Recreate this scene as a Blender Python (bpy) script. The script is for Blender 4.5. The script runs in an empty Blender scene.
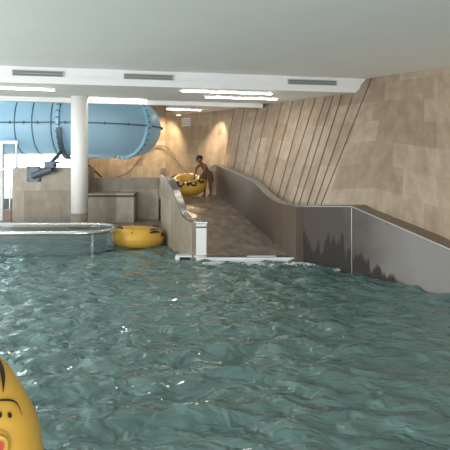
import bpy, bmesh, math, random
from mathutils import Vector, Matrix
import numpy as np

random.seed(7)
scene = bpy.context.scene
COL = scene.collection

# ------------------------------------------------------------ camera, world, lights, exposure
EYE, F, HORIZON = 2.0, 543.0, 150.0           # eye height over the water (m), focal length and horizon of a 450 px frame
cam = bpy.data.cameras.new('camera')
cam.sensor_width = 36.0
cam.lens = F / 450.0 * 36.0
cam.shift_y = -(225.0 - HORIZON) / 450.0
cam.clip_end = 200
cam_o = bpy.data.objects.new('camera', cam)
COL.objects.link(cam_o)
cam_o.location = (0, 0, EYE)
cam_o.rotation_euler = (math.pi / 2, 0, 0)
scene.camera = cam_o

world = bpy.data.worlds.new('daylight')
scene.world = world
world.use_nodes = True
bg = world.node_tree.nodes['Background']
bg.inputs[0].default_value = (0.86, 0.95, 1.0, 1)
bg.inputs[1].default_value = 0.9

scene.view_settings.view_transform = 'Standard'
scene.view_settings.look = 'None'
scene.view_settings.gamma = 1.0
scene.view_settings.exposure = 0.0


def area(name, loc, target, sx, sy, power, color):
    l = bpy.data.lights.new(name, 'AREA')
    l.shape = 'RECTANGLE'
    l.size, l.size_y, l.energy, l.color = sx, sy, power, color
    o = bpy.data.objects.new(name, l)
    COL.objects.link(o)
    o.location = loc
    o.rotation_euler = (Vector(target) - Vector(loc)).to_track_quat('-Z', 'Y').to_euler()
    return o


def spot(name, loc, target, power, color, angle, blend=0.6, radius=0.06):
    l = bpy.data.lights.new(name, 'SPOT')
    l.energy, l.color, l.spot_size, l.spot_blend, l.shadow_soft_size = power, color, math.radians(angle), blend, radius
    o = bpy.data.objects.new(name, l)
    COL.objects.link(o)
    o.location = loc
    o.rotation_euler = (Vector(target) - Vector(loc)).to_track_quat('-Z', 'Y').to_euler()
    return o


# daylight from the tall windows at the left of the hall and behind the photographer
area('window_daylight', (-9.5, 3.0, 2.2), (-2.5, 11.0, 1.8), 6.0, 3.0, 430, (0.92, 0.97, 1.0))
area('window_daylight', (-0.5, -5.0, 1.5), (0.5, 3.0, 4.2), 10.0, 3.0, 620, (0.97, 0.98, 1.0))
# added low fill light at the left, aimed up to brighten the ceiling
area('ceiling_fill', (-8.5, 6.0, 0.5), (-3.5, 7.5, 3.6), 9.0, 1.6, 430, (1.0, 0.99, 0.96))
# daylight of the window bay behind the tube slide
area('window_daylight', (-6.6, 16.9, 3.3), (-5.4, 14.6, 2.9), 3.0, 0.8, 420, (0.93, 0.98, 1.0))
# warm downlights at the slide's starting platform
WARM = (1.0, 0.79, 0.50)
spot('warm_downlight', (-2.35, 19.4, 3.2), (-2.7, 20.4, 1.0), 170, WARM, 140)
spot('warm_downlight', (-3.8, 19.2, 3.5), (-4.1, 20.5, 0.9), 200, WARM, 140)
spot('warm_downlight', (-0.55, 16.9, 3.2), (-0.15, 17.5, 1.2), 110, (1.0, 0.80, 0.55), 95)
spot('warm_downlight', (-1.2, 17.4, 3.2), (-1.2, 17.0, 0.7), 130, (1.0, 0.74, 0.45), 120)


def at(px, py, Y):
    return Vector(((px - 225.0) / F * Y, Y, EYE - (py - HORIZON) / F * Y))


# ------------------------------------------------------------ materials
def new_mat(name):
    m = bpy.data.materials.new(name)
    m.use_nodes = True
    return m, m.node_tree, m.node_tree.nodes['Principled BSDF']


def mat(name, color, rough=0.5, metal=0.0, var=0.06, scale=6.0, bump=0.0, spec=0.5, stretch=(1, 1, 1)):
    m, nt, b = new_mat(name)
    tc = nt.nodes.new('ShaderNodeTexCoord')
    mp = nt.nodes.new('ShaderNodeMapping')
    mp.inputs['Scale'].default_value = stretch
    nt.links.new(tc.outputs['Object'], mp.inputs['Vector'])
    nz = nt.nodes.new('ShaderNodeTexNoise')
    nz.inputs['Scale'].default_value = scale
    nz.inputs['Detail'].default_value = 4
    nt.links.new(mp.outputs[0], nz.inputs['Vector'])
    r = nt.nodes.new('ShaderNodeValToRGB')
    r.color_ramp.elements[0].position = 0.3
    r.color_ramp.elements[1].position = 0.7
    r.color_ramp.elements[0].color = tuple(c * (1 - var) for c in color) + (1,)
    r.color_ramp.elements[1].color = tuple(min(1, c * (1 + var)) for c in color) + (1,)
    nt.links.new(nz.outputs[0], r.inputs[0])
    nt.links.new(r.outputs[0], b.inputs['Base Color'])
    b.inputs['Roughness'].default_value = rough
    b.inputs['Metallic'].default_value = metal
    b.inputs['Specular IOR Level'].default_value = spec
    if bump:
        bp = nt.nodes.new('ShaderNodeBump')
        bp.inputs['Strength'].default_value = bump
        bp.inputs['Distance'].default_value = 0.02
        nt.links.new(nz.outputs[0], bp.inputs['Height'])
        nt.links.new(bp.outputs[0], b.inputs['Normal'])
    return m


def stone(name, c1, c2, mortar, bw=0.75, rh=0.42, ms=0.004, grain=(3, 1.6, 1), rough=0.5, wash=0.36):
    m, nt, b = new_mat(name)
    uv = nt.nodes.new('ShaderNodeUVMap')
    br = nt.nodes.new('ShaderNodeTexBrick')
    br.offset = 0.37
    br.inputs['Scale'].default_value = 1.0
    br.inputs['Brick Width'].default_value = bw
    br.inputs['Row Height'].default_value = rh
    br.inputs['Mortar Size'].default_value = ms
    br.inputs['Color1'].default_value = c1 + (1,)
    br.inputs['Color2'].default_value = c2 + (1,)
    br.inputs['Mortar'].default_value = mortar + (1,)
    nt.links.new(uv.outputs[0], br.inputs['Vector'])
    mp = nt.nodes.new('ShaderNodeMapping')
    mp.inputs['Scale'].default_value = grain
    nt.links.new(uv.outputs[0], mp.inputs[0])
    nz = nt.nodes.new('ShaderNodeTexNoise')
    nz.inputs['Scale'].default_value = 1.6
    nz.inputs['Detail'].default_value = 7
    nz.inputs['Roughness'].default_value = 0.62
    nt.links.new(mp.outputs[0], nz.inputs['Vector'])
    r = nt.nodes.new('ShaderNodeValToRGB')
    r.color_ramp.elements[0].position = 0.25
    r.color_ramp.elements[1].position = 0.75
    lo, hi = 1 - wash, 1.0 + wash * 0.5
    r.color_ramp.elements[0].color = (lo, lo * 0.98, lo * 0.95, 1)
    r.color_ramp.elements[1].color = (hi, hi, hi, 1)
    nt.links.new(nz.outputs[0], r.inputs[0])
    mx = nt.nodes.new('ShaderNodeMix')
    mx.data_type = 'RGBA'
    mx.blend_type = 'MULTIPLY'
    mx.inputs[0].default_value = 1.0
    nt.links.new(br.outputs['Color'], mx.inputs[6])
    nt.links.new(r.outputs[0], mx.inputs[7])
    nt.links.new(mx.outputs[2], b.inputs['Base Color'])
    b.inputs['Roughness'].default_value = rough
    bp = nt.nodes.new('ShaderNodeBump')
    bp.inputs['Strength'].default_value = 0.25
    bp.inputs['Distance'].default_value = 0.01
    nt.links.new(nz.outputs[0], bp.inputs['Height'])
    nt.links.new(bp.outputs[0], b.inputs['Normal'])
    return m


def emit(name, color, strength):
    m, nt, b = new_mat(name)
    b.inputs['Base Color'].default_value = color + (1,)
    b.inputs['Emission Color'].default_value = color + (1,)
    b.inputs['Emission Strength'].default_value = strength
    return m


M = {}
M['plaster'] = mat('plaster', (0.785, 0.81, 0.785), 0.9, var=0.015, scale=1.5)
M['white'] = mat('white_paint', (0.80, 0.80, 0.79), 0.6, var=0.02)
M['column'] = mat('column_paint', (0.86, 0.84, 0.81), 0.5, var=0.02)
M['stone'] = stone('sandstone', (0.49, 0.395, 0.295), (0.36, 0.268, 0.19), (0.36, 0.28, 0.205), bw=0.62, rh=0.47, ms=0.003, wash=0.34)
M['stone_grey'] = stone('grey_sandstone', (0.37, 0.322, 0.252), (0.25, 0.208, 0.158), (0.22, 0.18, 0.14), bw=1.15, rh=0.98)
M['stone_cap'] = mat('brown_stone_cap', (0.24, 0.17, 0.12), 0.5, var=0.15, scale=8)
M['groove'] = mat('groove_shadow_gap', (0.24, 0.19, 0.145), 0.9, var=0.1)
M['floor'] = mat('deck_tile', (0.22, 0.18, 0.145), 0.4, var=0.12, scale=5)
M['bed'] = mat('wet_slide_bed', (0.235, 0.185, 0.155), 0.24, var=0.32, scale=6, bump=0.8, stretch=(1, 0.6, 1))
M['steel'] = mat('brushed_steel', (0.42, 0.40, 0.38), 0.34, 0.85, var=0.06, scale=4, stretch=(1, 1, 0.3))
M['steel_brown'] = mat('warm_brushed_steel', (0.150, 0.110, 0.085), 0.36, 0.1, var=0.1, scale=3, stretch=(3, 3, 0.5))
M['polished'] = mat('polished_steel', (0.74, 0.74, 0.73), 0.13, 1.0, var=0.02)
M['satin'] = mat('satin_steel', (0.30, 0.275, 0.25), 0.24, 0.85, var=0.03)
M['post'] = mat('pale_satin_steel', (0.74, 0.72, 0.69), 0.4, 0.35, var=0.03)
M['dark_metal'] = mat('dark_metal', (0.05, 0.05, 0.055), 0.45, 0.4)
M['bracket'] = mat('galvanised_bracket', (0.085, 0.115, 0.14), 0.45, 0.2, var=0.1)
M['bolt'] = mat('dark_bolt', (0.04, 0.06, 0.08), 0.4, 0.5)
M['flange'] = mat('blue_flange', (0.33, 0.58, 0.73), 0.35, var=0.04)
M['seam'] = mat('dark_blue_seam', (0.07, 0.14, 0.19), 0.5, var=0.1)
M['yellow'] = mat('yellow_vinyl', (0.74, 0.42, 0.06), 0.36, var=0.05, scale=5)
M['black'] = mat('black_print', (0.025, 0.02, 0.015), 0.5)
M['brown'] = mat('faded_brown_print', (0.52, 0.28, 0.04), 0.45)
M['red'] = mat('red_cap', (0.55, 0.06, 0.03), 0.4)
M['skin'] = mat('tanned_skin', (0.20, 0.095, 0.05), 0.5, var=0.05)
M['hair'] = mat('dark_hair', (0.018, 0.012, 0.01), 0.6, var=0.3, scale=40)
M['shorts'] = mat('brown_swim_shorts', (0.16, 0.075, 0.045), 0.7)
M['foam'] = mat('white_foam', (0.70, 0.76, 0.74), 0.7, var=0.15, scale=30, bump=0.6)
M['rope'] = mat('brown_rope', (0.20, 0.14, 0.085), 0.8)
M['grille_gap'] = mat('grille_shadow_gap', (0.03, 0.03, 0.03), 0.8)
M['grille'] = mat('grey_grille', (0.42, 0.42, 0.41), 0.5, 0.3)
M['lamp'] = emit('lamp_diffuser', (1.0, 0.97, 0.90), 22.0)
M['window'] = emit('overexposed_daylight', (0.90, 0.96, 1.0), 7.0)
M['spot'] = emit('warm_lamp', (1.0, 0.80, 0.50), 8.0)

# translucent fibreglass of the tube slide
m, nt, b = new_mat('pale_blue_fibreglass')
b.inputs['Base Color'].default_value = (0.34, 0.465, 0.54, 1)
b.inputs['Roughness'].default_value = 0.35
tr = nt.nodes.new('ShaderNodeBsdfTranslucent')
tr.inputs[0].default_value = (0.50, 0.68, 0.77, 1)
ms = nt.nodes.new('ShaderNodeMixShader')
ms.inputs[0].default_value = 0.35
nt.links.new(b.outputs[0], ms.inputs[1])
nt.links.new(tr.outputs[0], ms.inputs[2])
nt.links.new(ms.outputs[0], nt.nodes['Material Output'].inputs[0])
M['tube'] = m

# clear glass of the round tub
m, nt, b = new_mat('clear_glass')
b.inputs['Base Color'].default_value = (0.25, 0.29, 0.29, 1)
b.inputs['Roughness'].default_value = 0.04
tp = nt.nodes.new('ShaderNodeBsdfTransparent')
tp.inputs[0].default_value = (0.86, 0.93, 0.94, 1)
fr = nt.nodes.new('ShaderNodeLayerWeight')
fr.inputs[0].default_value = 0.25
ad = nt.nodes.new('ShaderNodeMath')
ad.operation = 'ADD'
ad.use_clamp = True
ad.inputs[1].default_value = 0.16
nt.links.new(fr.outputs['Fresnel'], ad.inputs[0])
ms = nt.nodes.new('ShaderNodeMixShader')
nt.links.new(ad.outputs[0], ms.inputs[0])
nt.links.new(tp.outputs[0], ms.inputs[1])
nt.links.new(b.outputs[0], ms.inputs[2])
nt.links.new(ms.outputs[0], nt.nodes['Material Output'].inputs[0])
M['glass'] = m

# murky teal pool water
m, nt, b = new_mat('teal_pool_water')
tc = nt.nodes.new('ShaderNodeTexCoord')
nz = nt.nodes.new('ShaderNodeTexNoise')
nz.inputs['Scale'].default_value = 0.55
nz.inputs['Detail'].default_value = 3
nt.links.new(tc.outputs['Object'], nz.inputs['Vector'])
r = nt.nodes.new('ShaderNodeValToRGB')
r.color_ramp.elements[0].position = 0.3
r.color_ramp.elements[1].position = 0.7
r.color_ramp.elements[0].color = (0.100, 0.172, 0.160, 1)
r.color_ramp.elements[1].color = (0.138, 0.226, 0.208, 1)
nt.links.new(nz.outputs[0], r.inputs[0])
nt.links.new(r.outputs[0], b.inputs['Base Color'])
b.inputs['Roughness'].default_value = 0.02
b.inputs['IOR'].default_value = 1.42
n2 = nt.nodes.new('ShaderNodeTexNoise')
n2.inputs['Scale'].default_value = 6.0
n2.inputs['Detail'].default_value = 2.2
n2.inputs['Roughness'].default_value = 0.5
n2.inputs['Distortion'].default_value = 0.6
mp2 = nt.nodes.new('ShaderNodeMapping')
mp2.inputs['Scale'].default_value = (0.62, 1.0, 1.0)
mp2.inputs['Rotation'].default_value = (0, 0, 0.2)
nt.links.new(tc.outputs['Object'], mp2.inputs[0])
nt.links.new(mp2.outputs[0], n2.inputs['Vector'])
bp = nt.nodes.new('ShaderNodeBump')
bp.inputs['Strength'].default_value = 1.0
bp.inputs['Distance'].default_value = 0.11
nt.links.new(n2.outputs[0], bp.inputs['Height'])
nt.links.new(bp.outputs[0], b.inputs['Normal'])
M['water'] = m

# steel of the pool's edge wall with dark tide stains along its foot
m, nt, b = new_mat('stained_pool_steel')
geo = nt.nodes.new('ShaderNodeNewGeometry')
sep = nt.nodes.new('ShaderNodeSeparateXYZ')
nt.links.new(geo.outputs['Position'], sep.inputs[0])
cmb = nt.nodes.new('ShaderNodeMapping')
cmb.inputs['Scale'].default_value = (9.0, 9.0, 0.7)
nt.links.new(geo.outputs['Position'], cmb.inputs[0])
nz = nt.nodes.new('ShaderNodeTexNoise')
nz.inputs['Scale'].default_value = 1.0
nz.inputs['Detail'].default_value = 5
nt.links.new(cmb.outputs[0], nz.inputs['Vector'])


def math_node(op, a, b_, clamp=False):
    n = nt.nodes.new('ShaderNodeMath')
    n.operation = op
    n.use_clamp = clamp
    for i, v in enumerate((a, b_)):
        if isinstance(v, (int, float)):
            n.inputs[i].default_value = v
        else:
            nt.links.new(v, n.inputs[i])
    return n.outputs[0]


# stain height grows with noise and fades out past the second panel
fade = math_node('MULTIPLY', math_node('SUBTRACT', 2.75, sep.outputs[0], False), 1.3, True)
hgt = math_node('MULTIPLY', math_node('SUBTRACT', math_node('MULTIPLY', nz.outputs[0], 1.25), 0.20), fade)
msk = math_node('MULTIPLY', math_node('SUBTRACT', hgt, sep.outputs[2]), 14.0, True)
mx = nt.nodes.new('ShaderNodeMix')
mx.data_type = 'RGBA'
nt.links.new(msk, mx.inputs[0])
# dark steel by the slide; paler past an uneven edge
nw = nt.nodes.new('ShaderNodeTexNoise')
nw.inputs['Scale'].default_value = 1.7
nw.inputs['Detail'].default_value = 3
nt.links.new(geo.outputs['Position'], nw.inputs['Vector'])
pale_mix = math_node('MULTIPLY', math_node('SUBTRACT', math_node('ADD', sep.outputs[0], math_node('MULTIPLY', nw.outputs[0], 0.7)), 2.35), 1.25, True)
mw = nt.nodes.new('ShaderNodeMix')
mw.data_type = 'RGBA'
nt.links.new(pale_mix, mw.inputs[0])
mw.inputs[6].default_value = (0.085, 0.070, 0.060, 1)
mw.inputs[7].default_value = (0.24, 0.225, 0.21, 1)
nt.links.new(mw.outputs[2], mx.inputs[6])
mx.inputs[7].default_value = (0.040, 0.034, 0.030, 1)
nt.links.new(mx.outputs[2], b.inputs['Base Color'])
b.inputs['Metallic'].default_value = 0.1
b.inputs['Specular IOR Level'].default_value = 0.15
b.inputs['Roughness'].default_value = 0.5
M['pool_steel'] = m
b.inputs['Metallic'].default_value = 0.0


# ------------------------------------------------------------ mesh building
class MB:
    def __init__(self):
        self.v, self.f, self.mi, self.sm, self.uv = [], [], [], [], {}

    def add(self, verts, faces, mi=0, smooth=False, uvs=None):
        o = len(self.v)
        self.v += [tuple(p) for p in verts]
        for k, f in enumerate(faces):
            if uvs is not None:
                self.uv[len(self.f)] = uvs[k]
            self.f.append(tuple(o + i for i in f))
            self.mi.append(mi)
            self.sm.append(smooth)
        return self

    def box(self, c, s, mi=0, rot=None, bev=0.0):
        hx, hy, hz = s[0] / 2, s[1] / 2, s[2] / 2
        c = Vector(c)
        R = rot or Matrix.Identity(3)
        if bev > 0:
            bm = bmesh.new()
            bmesh.ops.create_cube(bm, size=1.0)
            for v in bm.verts:
                v.co = Vector((v.co.x * s[0], v.co.y * s[1], v.co.z * s[2]))
            bmesh.ops.bevel(bm, geom=bm.edges[:], offset=bev, segments=2, affect='EDGES')
            bm.verts.index_update()
            vs = [c + R @ v.co for v in bm.verts]
            fs = [[v.index for v in f.verts] for f in bm.faces]
            bm.free()
            return self.add(vs, fs, mi)
        vs = [c + R @ Vector((x, y, z)) for z in (-hz, hz) for y in (-hy, hy) for x in (-hx, hx)]
        return self.add(vs, [(0, 2, 3, 1), (4, 5, 7, 6), (0, 1, 5, 4), (1, 3, 7, 5), (3, 2, 6, 7), (2, 0, 4, 6)], mi)

    def prism(self, pts, z0, z1, mi=0):
        n = len(pts)
        a = sum(pts[i][0] * pts[(i + 1) % n][1] - pts[(i + 1) % n][0] * pts[i][1] for i in range(n))
        if a < 0:
            pts = pts[::-1]
        vs = [(p[0], p[1], z0) for p in pts] + [(p[0], p[1], z1) for p in pts]
        fs = [tuple(range(n))[::-1], tuple(range(n, 2 * n))] + [(i, (i + 1) % n, n + (i + 1) % n, n + i) for i in range(n)]
        return self.add(vs, fs, mi)

    def tube(self, path, r, n=12, mi=0, closed=False):
        P = [Vector(p) for p in path]
        m_ = len(P)
        vs, fs = [], []
        up0 = Vector((0, 0, 1))
        for i, p in enumerate(P):
            if closed:
                t = P[(i + 1) % m_] - P[i - 1]
            else:
                t = P[min(i + 1, m_ - 1)] - P[max(i - 1, 0)]
            t.normalize()
            up = up0 if abs(t.z) < 0.9 else Vector((1, 0, 0))
            s = t.cross(up).normalized()
            u = s.cross(t)
            rr = r[i] if isinstance(r, (list, tuple)) else r
            for k in range(n):
                a = 2 * math.pi * k / n
                vs.append(p + s * math.cos(a) * rr + u * math.sin(a) * rr)
        L = m_ if closed else m_ - 1
        for i in range(L):
            for k in range(n):
                a, b_ = i * n + k, i * n + (k + 1) % n
                c, d = ((i + 1) % m_) * n + (k + 1) % n, ((i + 1) % m_) * n + k
                fs.append((a, b_, c, d))
        self.add(vs, fs, mi, True)
        if not closed:
            self.add(vs[:n], [tuple(range(n))], mi)
            self.add(vs[-n:], [tuple(range(n))], mi)
        return self

    def lathe(self, prof, n=32, c=(0, 0, 0), mi=0):
        vs, fs = [], []
        for (r_, z) in prof:
            for k in range(n):
                a = 2 * math.pi * k / n
                vs.append((c[0] + r_ * math.cos(a), c[1] + r_ * math.sin(a), c[2] + z))
        for i in range(len(prof) - 1):
            for k in range(n):
                fs.append((i * n + k, i * n + (k + 1) % n, (i + 1) * n + (k + 1) % n, (i + 1) * n + k))
        self.add(vs, fs, mi, True)
        return self

    def build(self, name, mats, parent=None, fix=True):
        me = bpy.data.meshes.new(name)
        me.from_pydata(self.v, [], self.f)
        mats = mats if isinstance(mats, (list, tuple)) else [mats]
        for m_ in mats:
            me.materials.append(M[m_] if isinstance(m_, str) else m_)
        uvl = me.uv_layers.new(name='UVMap')
        for p in me.polygons:
            p.material_index = self.mi[p.index]
            p.use_smooth = self.sm[p.index]
            cu = self.uv.get(p.index)
            nx, ny, nz_ = (abs(c) for c in p.normal)
            for k, li in enumerate(p.loop_indices):
                co = me.vertices[me.loops[li].vertex_index].co
                if cu:
                    uvl.data[li].uv = cu[k]
                elif nz_ > 0.8:
                    uvl.data[li].uv = (co.x, co.y)
                elif ny >= nx:
                    uvl.data[li].uv = (co.x, co.z)
                else:
                    uvl.data[li].uv = (co.y, co.z)
        if fix:
            bm = bmesh.new()
            bm.from_mesh(me)
            bmesh.ops.recalc_face_normals(bm, faces=bm.faces)
            bm.to_mesh(me)
            bm.free()
        o = bpy.data.objects.new(name, me)
        COL.objects.link(o)
        if parent is not None:
            o.parent = parent
            o.matrix_parent_inverse = Matrix.Translation(parent.location).inverted() if parent.get('world_parts') else Matrix.Identity(4)
        return o


def tag(o, label=None, cat=None, group=None, kind=None):
    if label:
        o['label'] = label
    if cat:
        o['category'] = cat
    if group:
        o['group'] = group
    if kind:
        o['kind'] = kind
    return o


def thing(name, label, cat, loc=(0, 0, 0), rot=(0, 0, 0), group=None, world_parts=True):
    o = bpy.data.objects.new(name, None)
    o.empty_display_size = 0.2
    COL.objects.link(o)
    o.location = loc
    o.rotation_euler = rot
    if world_parts:
        o['world_parts'] = 1     # its parts are modelled in place
    return tag(o, label, cat, group)


def spline(pts, n):
    """n samples of a Catmull-Rom curve through pts"""
    P = [Vector(p) for p in pts]
    P = [P[0] * 2 - P[1]] + P + [P[-1] * 2 - P[-2]]
    segs = len(P) - 3
    out = []
    for k in range(n):
        t = k / (n - 1) * segs
        i = min(int(t), segs - 1)
        t -= i
        a, b_, c, d = P[i:i + 4]
        out.append(0.5 * ((2 * b_) + (c - a) * t + (2 * a - 5 * b_ + 4 * c - d) * t * t + (3 * b_ - a - 3 * c + d) * t ** 3))
    return out


def lerp_poly(pts, key, val):
    for a, b_ in zip(pts, pts[1:]):
        if (a[key] - val) * (b_[key] - val) <= 0 and a[key] != b_[key]:
            t = (val - a[key]) / (b_[key] - a[key])
            return Vector(a).lerp(Vector(b_), t)
    return Vector(pts[0] if abs(pts[0][key] - val) < abs(pts[-1][key] - val) else pts[-1])


def ribbon_wall(path, thick, zbot, side, mi=0):
    """a wall following path (x, y, ztop); thickness grows to the given side (+1 = right of travel); zbot a number or function of (x, y)"""
    P = [Vector(p) for p in path]
    n = len(P)
    mb = MB()
    vs = []
    for i, p in enumerate(P):
        t = (P[min(i + 1, n - 1)] - P[max(i - 1, 0)])
        t.z = 0
        t.normalize()
        s = Vector((t.y, -t.x, 0)) * side * thick
        zb = zbot(p.x, p.y) if callable(zbot) else zbot
        vs += [Vector((p.x, p.y, zb)), p, p + s, Vector((p.x + s.x, p.y + s.y, zb))]
    fs = []
    for i in range(n - 1):
        for k in range(4):
            a, b_ = i * 4 + k, i * 4 + (k + 1) % 4
            fs.append((a, b_, b_ + 4, a + 4))
    fs += [(0, 1, 2, 3), tuple(4 * (n - 1) + k for k in (3, 2, 1, 0))]
    return mb.add(vs, fs, mi)


def cap_strip(path, width, thick, side, over=0.015):
    """a coping laid on a ribbon wall"""
    P = [Vector(p) for p in path]
    n = len(P)
    vs = []
    for i, p in enumerate(P):
        t = (P[min(i + 1, n - 1)] - P[max(i - 1, 0)])
        t.z = 0
        t.normalize()
        s = Vector((t.y, -t.x, 0)) * side
        a, b_ = p - s * over, p + s * (width + over)
        up = Vector((0, 0, thick))
        vs += [a, a + up, b_ + up, b_]
    fs = []
    for i in range(n - 1):
        for k in range(4):
            a, b_ = i * 4 + k, i * 4 + (k + 1) % 4
            fs.append((a, b_, b_ + 4, a + 4))
    fs += [(0, 1, 2, 3), tuple(4 * (n - 1) + k for k in (3, 2, 1, 0))]
    return MB().add(vs, fs)


# ------------------------------------------------------------ plan of the place
Z_UP, Z_LOW, Z_BEAM = 3.56, 3.25, 3.14            # upper ceiling, lower ceiling, beam underside
DECK = 0.18
LAND = 0.72                                       # starting platform of the open slide


def fascia_y(x):
    return 11.93 + (x - 3.08) * 0.2548


def top_line(Y):                                  # line where the leaning wall meets the upper ceiling
    return Vector((3.08 - 0.5946 * (Y - 11.93), Y, Z_UP))


# inner faces of the open slide's side walls (x, y, top)
RIGHT = [(1.40, 9.72, 0.98), (1.24, 10.34, 0.955), (1.17, 10.58, 0.965), (1.06, 11.0, 1.01), (0.945, 11.4, 1.10), (0.84, 11.78, 1.22), (0.74, 12.14, 1.305),
         (0.58, 12.69, 1.37), (0.375, 13.46, 1.44), (0.15, 14.25, 1.50), (-0.03, 14.9, 1.54), (-0.11, 15.3, 1.57)]
LEFT = [(-0.50, 9.95, 0.68), (-0.60, 10.18, 0.69), (-0.72, 10.43, 0.76), (-0.83, 10.69, 0.98), (-0.97, 11.03, 1.24), (-1.12, 11.48, 1.37),
        (-1.29, 12.1, 1.42), (-1.37, 12.5, 1.46), (-1.47, 13.4, 1.52), (-1.57, 14.25, 1.50)]
BASIN = [(1.40, 9.72, 0.98), (2.065, 8.83, 1.07), (3.08, 7.44, 0.63), (4.45, 5.55, 0.5), (6.2, 3.2, 0.45), (8.2, 0.5, 0.45)]


def bed_z(Y):
    t = max(0.0, min(1.0, (Y - 9.9) / (14.9 - 9.9)))
    s = t * t * (3 - 2 * t)
    return 0.09 + (LAND - 0.09) * (0.55 * t + 0.45 * s)


# ------------------------------------------------------------ the setting
def struct(name, mb, m_, **k):
    return tag(mb.build(name, m_, **k), kind='structure')


mb = MB()
mb.box((0, 6.0, -1.45), (26, 19, 0.1))
struct('floor', mb, 'floor')
mb = MB()
mb.prism([(-12, 12.1), (-1.35, 12.1), (-1.75, 14.4), (-12, 14.4)], -1.4, DECK)
struct('floor_deck', mb, 'floor')
mb = MB()
mb.prism([(-12, 14.35), (-1.9, 14.35), (-1.72, 14.25), (-1.65, 14.88), (0.6, 14.88), (0.6, 21), (-12, 21)], -1.4, LAND)
struct('floor_platform', mb, 'floor')

# ceilings
mb = MB()
mb.prism([(-14, fascia_y(-14) + 0.3), (3.4, fascia_y(3.4) + 0.3), (12, 2.5), (12, -6), (-14, -6)], Z_UP, Z_UP + 0.1)
struct('ceiling', mb, 'plaster')
mb = MB()
yb = lambda x: 14.42 + x * 0.335
mb.prism([(-14, fascia_y(-14)), (3.4, fascia_y(3.4)), (2.2, 15.4), (1.2, yb(1.2) + 0.1), (-14, yb(-14) + 0.1)], Z_LOW, Z_UP + 0.1)
struct('ceiling_lower', mb, 'plaster')
mb = MB()
mb.prism([(-1.7, yb(-1.7) + 0.1), (2.2, 14.9), (2.2, 21), (-1.7, 21)], Z_LOW, Z_UP + 0.3)
struct('ceiling_platform', mb, 'plaster')
mb = MB()
mb.prism([(-14, yb(-14)), (-1.7, yb(-1.7)), (-1.7, 21), (-14, 21)], 3.75, 3.9)
struct('ceiling_back', mb, 'plaster')
mb = MB()
d = Vector((1, 0.335, 0)).normalized()
mb.prism([(-13.5, yb(-13.5) - 0.12), (1.02, yb(1.02) - 0.12), (1.02, yb(1.02) + 0.1), (-13.5, yb(-13.5) + 0.1)], Z_BEAM, Z_LOW)
struct('trim_1', mb, 'white')
# white fascia: smooth upper band and a lower band that stands out a little
mb = MB()
fx = lambda x, o: (x, fascia_y(x) - o)
mb.prism([fx(-13.5, 0.03), fx(3.10, 0.03), fx(3.10, -0.05), fx(-13.5, -0.05)], Z_LOW + 0.13, Z_UP)
mb.prism([fx(-13.5, 0.09), fx(3.02, 0.09), fx(3.02, -0.05), fx(-13.5, -0.05)], Z_LOW - 0.005, Z_LOW + 0.13)
struct('trim_2', mb, 'white')

# leaning stone wall: straight lines run from the ceiling edge down to the slide's side wall
SLITS = [((233.6, 112), (225.6, 157)), ((244, 111), (234, 167)), ((257, 111), (244, 169)), ((268, 106), (253, 173)),
         ((282, 103), (263, 179)), ((293, 101), (271, 183)), ((304, 100), (281, 185)), ((315, 100), (285.5, 192)),
         ((325, 98), (293, 204)), ((333, 97), (300, 201)), ((341.5, 96), (307.5, 204)), ((347, 112), (315.5, 203)),
         ((364, 97), (322.5, 201))]
off = Vector((0.86, 0.511, 0))
foot_src = RIGHT[::-1] + BASIN[1:]
foot = []
for p in foot_src:
    foot.append(Vector((p[0], p[1], p[2] - (0.16 if p[1] > 9.5 else 0.06))) + off * (0.11 if p[1] > 9.5 else 0.2 if p[1] > 8.8 else 0.34))
foot = [Vector((-0.226, 17.5, 0.6))] + foot


def proj(p):
    return Vector((225 + F * p.x / p.y, HORIZON + F * (EYE - p.z) / p.y))


def hit(curve, a, b_):
    """first point of a 3D polyline whose picture lies on the picture line a-b (used once, to survey the groove lines)"""
    a, b_ = Vector(a), Vector(b_)
    dd = b_ - a
    last = None
    for p in curve:
        q = proj(p) - a
        s = dd.x * q.y - dd.y * q.x
        if last is not None and last[0] * s <= 0 and last[0] != s:
            return last[1].lerp(p, last[0] / (last[0] - s))
        last = (s, p)
    return None


tops = [top_line(17.5 - 0.05 * k) for k in range(340)]
fine = [foot[i].lerp(foot[i + 1], k / 40) for i in range(len(foot) - 1) for k in range(40)]
rul = [(Vector((-0.226, 17.5, Z_UP)), foot[0], None)]
rul[0] = (top_line(17.5), foot[0], None)
for a, b_ in SLITS:
    T, B = hit(tops, a, b_), hit(fine, a, b_)
    lo = None
    if a == (347, 112):
        lo = 0.16
    rul.append((T, B, lo if lo else 0.0))
T14, B14 = rul[-1][0], rul[-1][1]
for Yt, Yb in ((11.3, 8.75), (10.4, 7.9), (9.2, 6.9), (7.5, 5.4), (4.0, 2.6), (1.0, 0.2)):
    rul.append((top_line(Yt), lerp_poly([tuple(p) for p in foot], 1, Yb), None))
cols = []      # (T, B, recess range or None)
u = 0.0
prev = None
NV = 24
for T, B, g in rul:
    mid = T.lerp(B, 0.5)
    if prev is not None:
        u += (mid - prev).length
    prev = mid
    if g is None:
        cols.append((T, B, u, None))
    else:
        w = 0.017
        dT = Vector((0.511, -0.86, 0))
        for s, rec in ((-1, None), (-0.98, g), (0.98, g), (1, None)):
            cols.append((T + dT * w * s * 1.0, B + dT * w * s * 0.8, u + w * s, rec))
mb = MB()
vs, fs, uvs, mis = [], [], [], []
for T, B, uu, g in cols:
    for k in range(NV + 1):
        t = k / NV
        p = T.lerp(B, t)
        if g is not None and t >= g:
            p = p + Vector((0.80, 0.48, -0.3)).normalized() * 0.05
        vs.append(p)
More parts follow.
